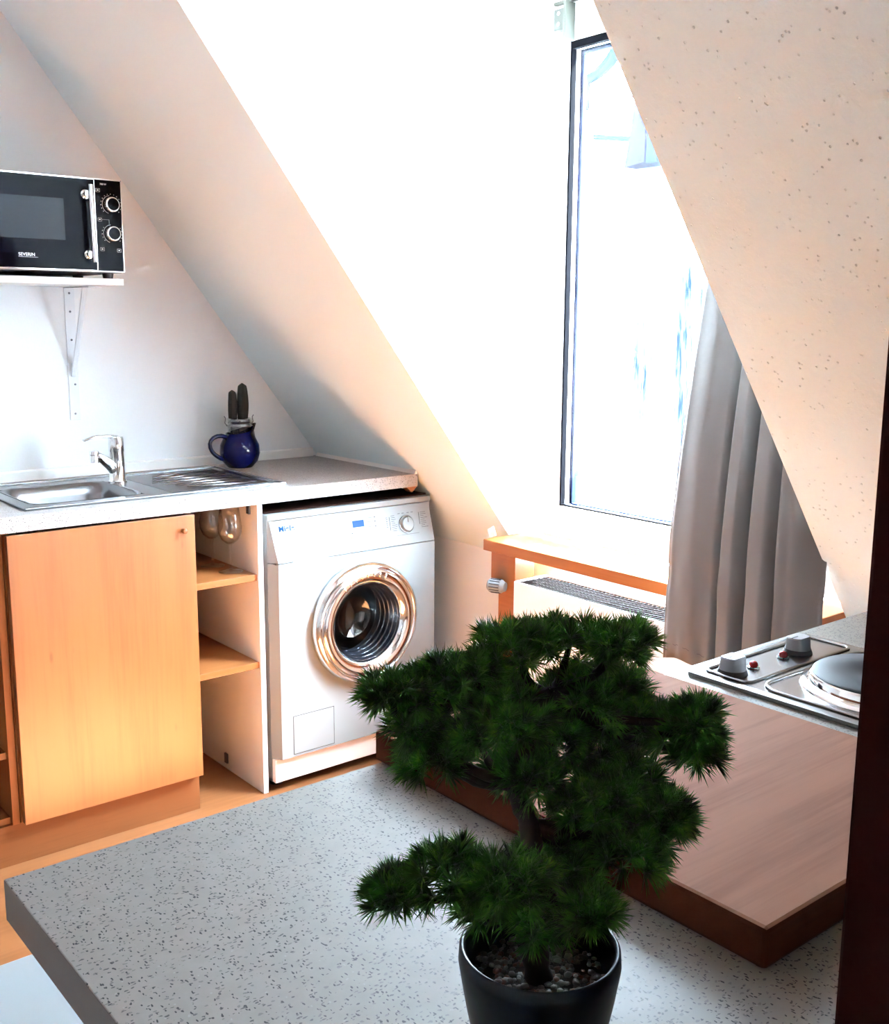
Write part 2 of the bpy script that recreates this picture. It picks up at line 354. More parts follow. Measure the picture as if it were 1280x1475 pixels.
# sink base cabinet
u2 = thing('sink_cabinet', 'beech sink base cabinet with one plain door and a small worn knob spot', 'cabinet', (.3, -.45, 0))
bm = bmesh.new(); box(bm, (.02,-.7135,.112), (.575,-.698,Z0-.001)); box(bm, (.02,-.222,.112), (.575,-.2065,Z0-.001)); box(bm, (.02,-.698,.112), (.575,-.222,.13)); link('carcass', bm, m_carcass, u2)
dr = link('door', B((.579, -.7105, .114), (.6, -.2065, .879), .0012), m_door, u2)
bm = bmesh.new(); lathe(bm, [(0,0),(.006,0),(.005,.008),(.008,.012),(.007,.016),(0,.017)], (.6, -.242, .838), (1,0,0), 16)
k = link('knob', bm, m_plinth, dr, smooth=True)
pl = link('plinth', B((.55, -1.31, 0), (.57, -.2065, .111)), m_plinth); tag(pl, 'long reddish beech plinth board under the sink door and left shelf unit', 'plinth')
# open glass unit
u3 = thing('glass_shelf_unit', 'open shelf unit with white side panel holding the glasses beside the washer', 'cabinet', (.3, -.1, 0))
link('side_panel', B((.02, -.0115, 0), (.601, .0045, Z0-.001), .0008), m_whitem, u3, label='white side panel')
link('back_panel', B((.004, -.206, 0), (.02, -.0115, Z0-.001)), m_whitem, u3)
for z in (.660, .394): link('shelf', B((.02, -.2055, z), (.592, -.012, z+.019), .001), m_shelf, u3)
for z, x in ((.853, .545), (.022, .36)): link('shelf_clip', B((x, -.0175, z), (x+.018, -.0117, z+.032), .001), m_steeld, u3)

# glasses
def wine_glass(loc, label, s=1.0):
    t = thing('wine_glass', label, 'glass', loc, 'stemmed wine glasses on the top shelf'); x, y, z = loc
    bm = bmesh.new(); lathe(bm, [(0,.0005),(.036*s,.0005),(.036*s,.002),(.02*s,.004),(.006,.009),(0,.0095)], loc, n=40); link('foot', bm, m_glass, t, smooth=True)
    bm = bmesh.new(); lathe(bm, [(.0048,.0095),(.0036,.03),(.0035,.07),(.006,.084)], loc, n=20); link('stem', bm, m_glass, t, smooth=True)
    bm = bmesh.new(); lathe(bm, [(0,.083),(.012,.086),(.026,.098),(.0345,.118),(.0355,.135),(.032,.165),(.028,.19),(.0272,.19),(.031,.165),(.0345,.135),(.0335,.119),(.025,.100),(.011,.088),(0,.085)], loc, n=48); link('bowl', bm, m_glass, t, smooth=True)
    return t
wine_glass((.52, -.058, .680), 'round-bowled wine glass nearest the front edge of the top shelf')
wine_glass((.42, -.066, .680), 'wine glass standing second, just behind the front wine glass')
def tumbler(loc, label):
    bm = bmesh.new(); lathe(bm, [(0,.001),(.024,.001),(.030,.13),(.0288,.13),(.0232,.008),(0,.008)], loc, n=40)
    tag(link('drinking_glass', bm, m_jar, smooth=True), label, 'glass', 'straight tumblers at the back of the top shelf')
tumbler((.37, -.135, .680), 'straight glass tumbler left of the wine glasses, nearer the front')
tumbler((.27, -.10, .680), 'straight glass tumbler at the very back of the top shelf')

# sink
sk = thing('sink', 'stainless steel inset sink with bowl and ribbed drainer in the worktop', 'sink', (.32, -.25, Z1))
SX0, SX1, SY0, SY1 = .095, .545, -.645, .120
bm = slab_hole((SX0, SY0, Z1), (SX1, SY1, Z1+.004), (.18, -.60), (.478, -.295)); link('sink_rim', bm, m_steel, sk)
bm = bmesh.new()
for lo, hi in (((SX0,SY0),(SX1,SY0+.006)), ((SX0,SY1-.006),(SX1,SY1)), ((SX0,SY0),(SX0+.006,SY1)), ((SX1-.006,SY0),(SX1,SY1))): box(bm, (*lo, Z1+.001), (*hi, Z1+.0075), .002)
link('raised_edge', bm, m_steel, sk)
def rrect(cx, cy, hx, hy, r, z, n=6):
    out = []
    for sx, sy, a0 in ((1,1,0), (-1,1,PI/2), (-1,-1,PI), (1,-1,3*PI/2)):
        for k in range(n+1):
            a = a0 + PI/2*k/n; out.append((cx+sx*(hx-r)+r*math.cos(a), cy+sy*(hy-r)+r*math.sin(a), z))
    return out
def loft(bm, rings, capend=True):
    R = [[bm.verts.new(p) for p in r] for r in rings]; n = len(R[0])
    for A, C_ in zip(R, R[1:]):
        for k in range(n): bm.faces.new((A[k], A[(k+1)%n], C_[(k+1)%n], C_[k]))
    if capend: bm.faces.new(R[-1])
    return bm
cx, cy, hx, hy = .329, -.4475, .149, .1525
bm = loft(bmesh.new(), [rrect(cx,cy,hx+.006,hy+.006,.05,Z1+.0048), rrect(cx,cy,hx-.003,hy-.003,.05,Z1+.002), rrect(cx,cy,hx-.012,hy-.012,.055,Z1-.03), rrect(cx,cy,hx-.02,hy-.02,.06,Z1-.12), rrect(cx,cy,hx-.04,hy-.04,.05,Z1-.145), rrect(cx,cy,.045,.045,.044,Z1-.15)])
auto(link('bowl', bm, m_steel, sk), 60)
bm = bmesh.new(); box(bm, (.445, -.3165, Z1-.022), (.452, -.3115, Z1-.010)); box(bm, (.430, -.3165, Z1-.022), (.437, -.3115, Z1-.010)); box(bm, (.415, -.3165, Z1-.022), (.422, -.3115, Z1-.010)); link('overflow_slot', bm, m_blackm, sk)
bm = bmesh.new(); lathe(bm, [(0,.001),(.03,.001),(.038,.003),(.04,0)], (cx, cy, Z1-.1498)); link('drain', bm, m_chrome, sk, smooth=True)
bm = B((.135,-.225,Z1+.0035),(.505,.085,Z1+.0046)); link('drainer_panel', bm, m_steeld, sk)
for i in range(7):
    x = .165 + .05*i
    bm = bmesh.new(); x2 = .20 + (x-.165)*.78
    tube(bm, [(x2, -.20+.018*abs(i-3), Z1+.0045), (x2+(x-x2)*.5, -.07, Z1+.005), (x, .065, Z1+.0045)], [.0035,.006,.005], 10, flat=.6)
    link('drainer_rib', bm, m_steel, sk, smooth=True)
# tap
fx, fy, fz = .225, -.268, Z1+.004
tp = thing('kitchen_tap', 'chrome single-lever mixer tap on the sink rim', 'tap', (fx, fy, fz))
bm = bmesh.new(); lathe(bm, [(0,0),(.027,0),(.027,.004),(.0235,.008),(.0225,.05),(.021,.09),(.0225,.094),(.0225,.128),(.020,.136),(0,.138)], (fx,fy,fz)); auto(link('tap_body', bm, m_chrome, tp), 40)
d = Vector((.28,-.96,0)); c0 = Vector((fx,fy,fz))
bm = bmesh.new(); tube(bm, [c0+Vector((0,0,.028)), c0+d*.025+Vector((0,0,.055)), c0+d*.055+Vector((0,0,.078)), c0+d*.075+Vector((0,0,.086))], [.018,.0165,.0135,.013], 16); s_ = link('spout', bm, m_chrome, tp, smooth=True)
bm = bmesh.new(); lathe(bm, [(0,0),(.0125,0),(.0125,.022),(.0135,.024),(.0135,.034),(0,.036)], c0+d*.079+Vector((0,0,.066)), n=24); link('aerator', bm, m_chrome, s_, smooth=False)
bm = bmesh.new(); tube(bm, [c0+Vector((0,0,.133)), c0+d*.03+Vector((0,0,.140)), c0+d*.075+Vector((0,0,.142)), c0+d*.112+Vector((0,0,.134))], [.017,.013,.009,.007], 16, flat=.45); link('lever', bm, m_chrome, tp, smooth=True)

# jug with jar and cacti
jx, jy, jz = .125, .195, Z1
jg = thing('blue_jug', 'cobalt blue glazed jug with a loop handle behind the drainer', 'jug', (jx, jy, jz))
prof = [(0,.001),(.040,.001),(.043,.004),(.058,.022),(.066,.048),(.064,.075),(.052,.100),(.044,.118),(.045,.135),(.042,.135),(.041,.118),(.048,.100),(.060,.075),(.061,.048),(.054,.024),(0,.010)]
bm = bmesh.new(); lathe(bm, prof, (jx,jy,jz), n=48)
for v_ in bm.verts:                      # pull a pouring lip on the side away from the handle, drop the rear rim
    h_ = v_.co.z - jz; dx, dy = v_.co.x-jx, v_.co.y-jy; r_ = math.hypot(dx, dy)
    if h_ > .1 and r_ > .02:
        a = math.atan2(dx, dy); w_ = math.exp(-(a/.45)**2)*(h_-.1)/.035
        v_.co.y += .016*w_; v_.co.z += .010*w_ - .022*(1-math.exp(-(a/1.4)**2))*(h_-.1)/.035
link('jug_body', bm, m_blue, jg, smooth=True)
bm = bmesh.new(); tube(bm, [(jx, jy-.040, jz+.098), (jx, jy-.065, jz+.112), (jx, jy-.098, jz+.106), (jx, jy-.112, jz+.085), (jx, jy-.104, jz+.060), (jx, jy-.085, jz+.042), (jx, jy-.055, jz+.026)], [.008,.008,.0075,.007,.007,.007,.008], 14); 
o = link('handle', bm, m_blue, jg, smooth=True); sm = o.modifiers.new('smooth', 'SUBSURF'); sm.levels = sm.render_levels = 1
jr = thing('glass_jar', 'clear glass clip jar standing in the mouth of the blue jug', 'jar', (jx, jy, jz+.03))
bm = bmesh.new(); lathe(bm, [(0,.03),(.036,.03),(.038,.05),(.038,.132),(.0415,.136),(.0415,.142),(.037,.146),(.043,.150),(.043,.160),(.039,.164),(.036,.164),(.036,.05),(0,.04)], (jx,jy,jz), n=40); link('jar_body', bm, m_jar, jr, smooth=True)
bm = bmesh.new(); lathe(bm, [(.0425,.1385),(.0435,.1385),(.0435,.1405),(.0425,.1405)], (jx,jy,jz), n=40); link('wire_band', bm, m_steeld, jr)
for s_y in (-1, 1):
    bm = bmesh.new(); tube(bm, [(jx, jy+s_y*.043, jz+.139), (jx, jy+s_y*.052, jz+.150), (jx, jy+s_y*.049, jz+.165), (jx, jy+s_y*.054, jz+.172)], .0016, 8); link('wire_clip', bm, m_steeld, jr)
bm = bmesh.new(); lathe(bm, [(0,.145),(.030,.145),(.035,.155),(0,.160)], (jx,jy,jz), n=24); link('soil', bm, m_soil, jr)
def cactus(x, y, z0, z1, r, label):
    bm = bmesh.new(); n = 30; rings = []; L = 14
    for k in range(L+1):
        t = k/L; z = z0 + (z1-z0)*t; rr = r*(.86+.14*math.sin(t*4)) * (1 if t < .88 else math.sqrt(max(.02, 1-((t-.88)/.12)**2)))
        rings.append([bm.verts.new((x + .003*math.sin(t*3) + (rr*(1+.16*math.cos(a*10)))*math.cos(a), y + (rr*(1+.16*math.cos(a*10)))*math.sin(a), z)) for a in [2*PI*q/ n for q in range(n)]])
    for A, C_ in zip(rings, rings[1:]):
        for q in range(n): bm.faces.new((A[q], A[(q+1)%n], C_[(q+1)%n], C_[q]))
    bm.faces.new(rings[-1]); bm.faces.new(rings[0][::-1])
    tag(link('cactus', bm, m_cactus, smooth=True), label, 'cactus', 'dark ribbed cacti in the jar')
cactus(jx+.004, jy+.012, jz+.159, jz+.278, .0165, 'taller dark ribbed cactus, right of the two in the jar')
cactus(jx-.006, jy-.020, jz+.159, jz+.256, .0135, 'shorter dark ribbed cactus, left of the two in the jar')

# wall shelf, bracket, microwave
sh = thing('wall_shelf', 'white wall shelf board on a metal bracket carrying the microwave', 'shelf', (.15, -.7, 1.503))
link('shelf_board', B((.001, -1.25, 1.503), (.3, -.253, 1.521), .001), m_lacquer, sh)
def bracket(y):
    b = bmesh.new(); box(b, (.0005, y, 1.10), (.0035, y+.032, 1.502), .0008); box(b, (.0035, y, 1.4985), (.20, y+.032, 1.5015), .0008)
    br = link('bracket', b, m_pvc, sh)
    b = bmesh.new(); tube(b, [(.004, y+.016, 1.235), (.13, y+.016, 1.4985)], .0085, 8, flat=.5); link('brace', b, m_pvc, br)
    for z in (1.12, 1.21, 1.345, 1.43, 1.485):
        b = bmesh.new(); lathe(b, [(0,0),(.0035,0),(.003,.0012),(0,.0015)], (.0035, y+.016+(.004 if z in (1.21,) else 0), z), (1,0,0), 12); link('screw', b, m_steeld, br)
bracket(-.318); bracket(-1.1)
mw = thing('microwave', 'black microwave with silver door handle and two dials on the wall shelf', 'microwave', (.17, -.48, 1.521))
link('casing', B((.02, -.705, 1.536), (.318, -.262, 1.786), .004), m_silver, mw)
for x in (.05, .28):
    for y in (-.68, -.29): 
        bm = bmesh.new(); lathe(bm, [(0,0),(.013,0),(.016,.0155),(0,.0155)], (x, y, 1.5212), n=20); link('foot', bm, m_blackm, mw)
md = link('door', B((.318, -.704, 1.539), (.331, -.3385, 1.785), .0015), m_black, mw)
link('door_trim', ring((-1, 1.5), (-.5, 1.6), (.01,.01,.01,.01), .3, .31), m_silver, mw) if False else None
bm = bmesh.new(); box(bm, (.3305,-.704,1.7825), (.3325,-.3385,1.7855)); box(bm, (.3305,-.704,1.5375), (.3325,-.3385,1.5415)); box(bm, (.3305,-.3395,1.5375), (.3325,-.3378,1.7855)); link('door_trim', bm, m_chrome, md)
link('screen', B((.3308, -.645, 1.618), (.3316, -.424, 1.727), .0003), m_window_dark, md)
hd = link('handle', tube(bmesh.new(), [(.358, -.3555, 1.561), (.358, -.3590, 1.766)], .0068, 20), m_chrome, md, smooth=False); auto(hd, 50)
for z, y in ((1.582, -.3575), (1.742, -.359)):
    bm = bmesh.new(); lathe(bm, [(.0,0),(.012,0),(.012,.003),(.0095,.004),(.0085,.004),(.0085,.024),(0,.024)], (.331, y-.006, z), (1,0,0), 28); link('handle_mount', bm, m_chrome, md)
link('lettering', bmesh.new(), None, md) if False else None
lettering('lettering', 'SEVERIN', .0118, (.3312, -.5515, 1.5725), (0,1,0), (0,0,1), m_whiteink, md, False, 1.0)
bm = B((.3309,-.5515,1.5695),(.3313,-.5005,1.5700)); link('underline', bm, m_whiteink, md)
cp = link('control_panel', B((.318, -.3365, 1.539), (.330, -.262, 1.785), .0012), m_black, mw)
bm = bmesh.new(); box(bm, (.3295,-.2637,1.539), (.3315,-.2617,1.786)); box(bm, (.3295,-.3365,1.7835), (.3315,-.2617,1.7858)); box(bm, (.3295,-.3365,1.538), (.3315,-.2617,1.5400)); link('panel_trim', bm, m_chrome, cp)
lettering('lettering', '700 W', .0065, (.3302, -.3215, 1.7705), (0,1,0), (0,0,1), m_whiteink, cp)
for z in (1.7195, 1.6415):
    bm = bmesh.new(); lathe(bm, [(0,.016),(.0175,.016),(.0175,0)], (.330, -.2925, z), (1,0,0), 40); kb = link('dial', bm, m_black, cp, smooth=False)
    bm = bmesh.new(); lathe(bm, [(.0175,.001),(.0215,.001),(.0215,.009),(.0185,.0165),(.0165,.0165)], (.330, -.2925, z), (1,0,0), 40); link('dial_ring', bm, m_chrome, kb, smooth=True)
    bm = bmesh.new()
    for k in range(15):
        a = math.radians(-130 + 260*k/14); r_ = .0285
        y_, z_ = -.2925 + r_*math.sin(a), z + r_*math.cos(a)
        if z_ > z + .02 and z < 1.65: continue
        box(bm, (.3300, y_-.0006, z_-.0009), (.3304, y_+.0006, z_+.0009))
    for k in range(40):
        a = math.radians(-160+150*k/39); y_, z_ = -.2925+.0245*math.sin(a), z+.0245*math.cos(a); box(bm, (.3300,y_-.0002,z_-.001),(.3303,y_+.0002,z_+.001))
    link('dial_marks', bm, m_whiteink, cp)
for y_, z_ in ((-.328,1.756), (-.326,1.678), (-.3225,1.599), (-.2745,1.597)):
    bm = bmesh.new()
    for lo, hi in (((-.0055,-.0045),(.0055,-.0041)), ((-.0055,.0041),(.0055,.0045)), ((-.0055,-.0045),(-.0051,.0045)), ((.0051,-.0045),(.0055,.0045)), ((-.002,-.001),(.002,.0015))): box(bm, (.3300,y_+lo[0],z_+lo[1]), (.3303,y_+hi[0],z_+hi[1]))
    link('panel_symbol', bm, m_whiteink, cp)
bm = bmesh.new(); box(bm, (.3300,-.320,1.6785),(.3303,-.300,1.6789)); box(bm, (.3300,-.300,1.668),(.3303,-.2996,1.679)); link('panel_line', bm, m_whiteink, cp)

# ---------------------------------------------------------------- washing machine
wy0, wy1 = .018, .621
wm = thing('washing_machine', 'white front-loading washing machine under the worktop end', 'washing machine', (.3, .32, 0))
bm = bmesh.new(); box(bm, (.04,wy0,.03), (.600,wy0+.012,.845)); box(bm, (.04,wy1-.012,.03), (.600,wy1,.845)); box(bm, (.03,wy0,.03), (.04,wy1,.845)); box(bm, (.04,wy0,.03), (.600,wy1,.04))
link('casing', bm, m_white, wm)
lid = link('lid', B((.03, wy0-.001, .834), (.606, wy1, .852), .003), m_white, wm)
link('dark_lid_sheet', B((.032, wy0+.002, .8525), (.585, wy1-.002, .857), .001), m_dark_sheet, wm, label='dark brown sheet on the lid')  # dark sheet laid on the lid to darken the gap below the worktop
bm = bmesh.new()                                     # front panel with a round opening
cyy, czz, rr = .333, .489, .150; X_ = .633
prof_out = []
N_ = 64; rect = (.036, .617, .106, .7075)
for k in range(N_):
    a = 2*PI*k/N_ + PI/4; dx, dz = math.cos(a), math.sin(a)
    t = min(((rect[1]-cyy) if dx > 0 else (cyy-rect[0]))/max(abs(dx),1e-9), ((rect[3]-czz) if dz > 0 else (czz-rect[2]))/max(abs(dz),1e-9))
    prof_out.append((cyy+dx*t, czz+dz*t, cyy+dx*rr, czz+dz*rr))
for i, (a_, b_) in enumerate(((rect[0],rect[2]),(rect[0],rect[3]),(rect[1],rect[2]),(rect[1],rect[3]))):
    j = min(range(N_), key=lambda q: (prof_out[q][0]-a_)**2+(prof_out[q][1]-b_)**2); prof_out[j] = (a_, b_, *prof_out[j][2:])
Vo = [bm.verts.new((X_, p[0], p[1])) for p in prof_out]; Vi = [bm.verts.new((X_, p[2], p[3])) for p in prof_out]
Vk = [bm.verts.new((.601, wy0 + (p[0]-rect[0])/(rect[1]-rect[0])*(wy1-wy0), p[1] - (.001 if p[1] < .12 else 0))) for p in prof_out]; Vj = [bm.verts.new((.601, p[2], p[3])) for p in prof_out]
for k in range(N_):
    q = (k+1) % N_; bm.faces.new((Vo[k], Vo[q], Vi[q], Vi[k])); bm.faces.new((Vo[k], Vk[k], Vk[q], Vo[q])); bm.faces.new((Vi[k], Vi[q], Vj[q], Vj[k]))
link('front_panel', bm, m_white, wm)
link('panel_gap', B((.560,.030,.7065),(.627,.616,.7115)), m_crease, wm)
# control fascia: wedge leaning back, with tapered left and right sides
bm = bmesh.new(); zb, zt = .7105, .832
v8 = [bm.verts.new(p) for p in ((.5985,wy0,zb),(.5985,wy1,zb),(.5985,wy1,zt),(.5985,wy0,zt),(.633,.036,zb),(.633,.617,zb),(.604,.612,zt),(.604,.024,zt))]
for q in ((0,1,2,3),(4,7,6,5),(0,4,5,1),(3,2,6,7),(0,3,7,4),(1,5,6,2)): bm.faces.new([v8[i] for i in q])
cf = link('control_fascia', bm, m_white, wm)
fn = Vector((zt-zb, 0, .633-.604)).normalized(); fu = Vector((.604-.633, 0, zt-zb)).normalized()
def fp(y, z, off=0):
    t = (z-zb)/(zt-zb); return Vector((.633+(.604-.633)*t, y, z)) + fn*off
def fbox(bm, y0, y1, z0, z1, off0, off1):
    v = []
    for y in (y0, y1):
        for z in (z0, z1):
            for o_ in (off0, off1): v.append(bm.verts.new(fp(y, z, o_)))
    for q in ((0,1,3,2), (4,6,7,5), (0,4,5,1), (2,3,7,6), (0,2,6,4), (1,5,7,3)): bm.faces.new([v[i] for i in q])
bm = bmesh.new(); fbox(bm, .2465, .2475, zb, .830, -.001, .0006); link('drawer_gap', bm, m_crease, cf)
bm = bmesh.new(); fbox(bm, .085, .205, zb-.004, zb+.010, -.004, .0004); box(bm, (.6325,.080,.709),(.6345,.212,.7115)); g_ = link('drawer_grip', bm, m_steeld, cf)
bm = bmesh.new(); fbox(bm, .310, .352, .783, .803, -.001, .0012); link('display', bm, m_lcd, cf)
lettering('lettering', 'Miele', .0225, fp(.052, .800, .0006), (0,1,0), fu, m_blueink, cf, True, 1.1)
bm = bmesh.new(); lathe(bm, [(0,.012),(.021,.012),(.024,.002),(.026,0)], fp(.513, .772), fn, 36); kn = link('selector_knob', bm, m_white, cf, smooth=False); auto(kn, 30)
bm = bmesh.new(); lathe(bm, [(.0255,0),(.0285,0),(.0285,.003),(.0255,.003)], fp(.513, .772), fn, 36); link('knob_ring', bm, m_steel, kn)
bm = bmesh.new(); fbox(bm, .512, .514, .777, .795, .011, .0126); link('knob_mark', bm, m_crease, kn)
bm = bmesh.new(); lathe(bm, [(0,.004),(.009,.004),(.010,0)], fp(.310, .753), fn, 20); link('button', bm, mat('beige_button', (.62,.52,.45), .4), cf)
for y, z0, z1 in ((.449,.758,.800), (.566,.766,.804)):
    bm = bmesh.new(); fbox(bm, y, y+.0016, z0, z1, 0, .0004); link('scale_bar', bm, m_blackm, cf)
bm = bmesh.new(); random.seed(3)
for i in range(9):
    z = .802 - i*.0058
    w_ = random.uniform(.012,.022); fbox(bm, .456, .456+w_, z, z+.0012, 0, .0003)
    w_ = random.uniform(.012,.030); fbox(bm, .572, min(.606, .572+w_), z, z+.0012, 0, .0003)
    if i < 6: fbox(bm, .436, .442, z-.004, z-.0026, 0, .0003)
for z in (.806, .794, .779): fbox(bm, .362, .362+.026, z, z+.0012, 0, .0003); fbox(bm, .392, .397, z-.001, z+.002, 0, .0003)
for y in (.484,.500,.520,.536): fbox(bm, y, y+.009, .806, .8075, 0, .0003)
fbox(bm, .470, .560, .7395, .7403, 0, .0003); fbox(bm, .302,.308,.765,.768,0,.0003); link('printed_scale', bm, m_ink, cf)
# service flap, plinth panel
bm = bmesh.new(); box(bm, (X_-.0005,.0755,.113),(X_+.0008,.2215,.1145)); box(bm, (X_-.0005,.0755,.2335),(X_+.0008,.2215,.235)); box(bm, (X_-.0005,.0755,.113),(X_+.0008,.077,.235)); box(bm, (X_-.0005,.220,.113),(X_+.0008,.2215,.235)); box(bm, (X_-.0005,.2195,.155),(X_+.0012,.2215,.18))
fl = link('service_flap', B((X_-.001,.077,.1145),(X_+.0012,.220,.2335),.001), m_white, wm); link('flap_gap', bm, m_crease, fl)
link('kick_panel', B((.590, wy0+.002, .030), (.618, wy1-.002, .104), .002), mat('kick_beige', (.74,.62,.55), .45), wm)
bm = bmesh.new(); lathe(bm, [(0,.0015),(.004,.0015),(.005,0)], (.618, .036, .070), (1,0,0), 14); link('kick_screw', bm, m_seal, wm)
for y in (.06, .58): 
    for x in (.08, .55): bm = bmesh.new(); lathe(bm, [(0,.0002),(.02,.0002),(.02,.012),(.008,.014),(.008,.0305),(0,.0305)], (x, y, 0), n=20); link('machine_foot', bm, m_blackm, wm)
# door
dc = (X_, cyy, czz)
bm = bmesh.new(); lathe(bm, [(.188,0),(.192,.006),(.192,.020),(.186,.034),(.176,.041),(.172,.040),(.170,.036)], dc, (1,0,0), 96); pr = auto(link('porthole_door', bm, m_chrome, wm, label='round chrome-rimmed porthole door'), 50)
bm = bmesh.new(); lathe(bm, [(.170,.036),(.168,.041),(.160,.045),(.140,.042),(.128,.034),(.124,.026)], dc, (1,0,0), 96); link('inner_ring', bm, m_chrome, pr, smooth=True)
bm = bmesh.new(); lathe(bm, [(.125,.028),(.121,.010),(.112,-.015),(.104,-.045),(.094,-.075),(.075,-.095),(.04,-.106),(0,-.110)], dc, (1,0,0), 72); link('glass_bowl', bm, m_dglass, pr, smooth=True)
bm = bmesh.new()
for i in range(5): 
    r_ = .1235-.0045*i; x_ = .018-.017*i; lathe(bm, [(r_, x_), (r_-.002, x_+.003), (r_-.004, x_), (r_-.002, x_-.003), (r_, x_)], dc, (1,0,0), 72)
link('bowl_rib', bm, m_glass, pr, smooth=True)
bm = bmesh.new(); lathe(bm, [(.150,.0),(.146,-.03),(.137,-.045),(.139,-.055),(.129,-.065),(.131,-.075),(.122,-.10)], dc, (1,0,0), 72); link('door_seal', bm, m_rubber, wm, smooth=True)
bm = bmesh.new(); lathe(bm, [(.122,-.10),(.175,-.14),(.19,-.2),(.19,-.5),(0,-.52)], dc, (1,0,0), 64); link('drum', bm, m_drum, wm, smooth=True)
bm = bmesh.new(); lathe(bm, [(0,.004),(.008,.004),(.010,0)], (X_+.0335, cyy+.058, czz+.156), (1,0,.2), 18); link('door_bolt', bm, m_steel, pr)
bm = bmesh.new()
for k in range(8):
    a = math.radians(-38 + 8.5*k); p0 = Vector((X_+.0455, cyy+.143*math.sin(a), czz+.143*math.cos(a))); p1 = Vector((X_+.0455, cyy+.163*math.sin(a), czz+.163*math.cos(a))); tube(bm, [p0, (p0+p1)/2+Vector((.0015,0,0)), p1], [.001,.0022,.001], 8)
link('grip_ridges', bm, m_chrome, pr, smooth=True)

# ---------------------------------------------------------------- window sill board, radiator
ZS = .757
sg = thing('window_sill_shelf', 'orange pine shelf board on wooden uprights under the dormer window', 'shelf', (1.46, .69, 0))
link('shelf_board', B((XL+.001, .600, ZS-.034), (XR-.001, YW-.001, ZS), .002), m_sill, sg)
def upright(x0, x1): 
    bm = prism(bmesh.new(), [(x0-.0,ZS-.035),(x1,ZS-.035),(x1,.0),(x0+.035,.0),(x0+.035,.60),(x0+.012,.61),(x0+.012,.625),(x0,.632)], 1, .622, .700)
    link('upright', bm, m_sill, sg)
upright(.905, 1.012)
link('upright', B((1.905,.622,0),(1.985,.700,ZS-.035)), m_sill, sg)
ra = thing('radiator', 'white panel radiator with top grille beneath the pine sill shelf', 'radiator', (1.46, .68, .12))
RX0, RX1, RZ0, RZ1 = 1.022, 1.90, .14, .650
link('front_plate', B((RX0, .607, RZ0), (RX1, .615, RZ1), .003), m_lacquer, ra)
link('rear_plate', B((RX0, .735, RZ0), (RX1, .743, RZ1), .003), m_lacquer, ra)
for x in (RX0, RX1-.004): link('side_plate', B((x,.615,RZ0),(x+.004,.735,RZ1)), m_lacquer, ra)
bm = bmesh.new()
n = 60
for i in range(n):
    x = RX0+.008 + (RX1-RX0-.02)*i/n; v = [bm.verts.new(p) for p in ((x,.6155,RZ1-.004),(x+.004,.6155,RZ1-.004),(x+.012,.7345,RZ1-.004),(x+.008,.7345,RZ1-.004))]; vb = [bm.verts.new((q.co.x,q.co.y,RZ1-.009)) for q in v]
    bm.faces.new(v); 
    for k in range(4): bm.faces.new((v[k], v[(k+1)%4], vb[(k+1)%4], vb[k]))
for y in (.63,.655,.68,.705,.725): box(bm, (RX0+.004,y,RZ1-.012),(RX1-.004,y+.003,RZ1-.005))
box(bm, (RX0+.004,.6155,RZ1-.022),(RX1-.004,.7345,RZ1-.018))  # added dark sheet under the slats, stands in for shade in the gaps
link('top_grille', bm, m_grille, ra)
for k in range(8): 
    x = RX0+.06+.11*k; link('convector_fin', B((x,.616,RZ0+.02),(x+.03,.734,RZ1-.03)), m_grille, ra)
for x in (1.12, 1.8): link('wall_bracket', B((x,.743,.2),(x+.03,YW-.0005,.6)), m_lacquer, ra)
tube_ = bmesh.new(); tube(tube_, [(RX0+.01, .64, .625), (RX0-.03, .64, .625)], .010, 12); link('valve_pipe', tube_, m_chrome, ra)
bm = bmesh.new(); lathe(bm, [(0,0),(.014,0),(.016,.006),(.020,.012),(.021,.050),(.016,.056),(.007,.056),(.006,.053),(0,.053)], (RX0-.028,.600,.627), (-.92,-.38,0), 36)
va = link('thermostat_valve', bm, m_white, ra, smooth=False); auto(va, 30)
bm = bmesh.new(); ax = Vector((-.92,-.38,0)).normalized(); x_, y_, _ = frame_of(ax); c_ = Vector((RX0-.028,.600,.627))
for k in range(14):
    a = 2*PI*k/14; q = c_ + x_*(.0212*math.cos(a)) + y_*(.0212*math.sin(a)); tube(bm, [q+ax*.014, q+ax*.046], .0013, 6)
link('valve_grooves', bm, m_ink, va)
bm = bmesh.new(); lathe(bm, [(0,.001),(.006,.001)], c_+ax*.0525, ax, 16); link('valve_screw', bm, m_steeld, va)
bm = bmesh.new(); box(bm, (XL+.012, .616, ZS+.0005), (XL+.04, .620, ZS+.028)); bmesh.ops.rotate(bm, verts=bm.verts, cent=(XL+.02,.618,ZS), matrix=Matrix.Rotation(-.45, 3, 'Y'))
bmesh.ops.translate(bm, verts=bm.verts, vec=(0,0,.006)); tag(link('paper_scrap', bm, m_whitem), 'tiny white paper scrap sticking up at the left end of the sill shelf', 'paper')

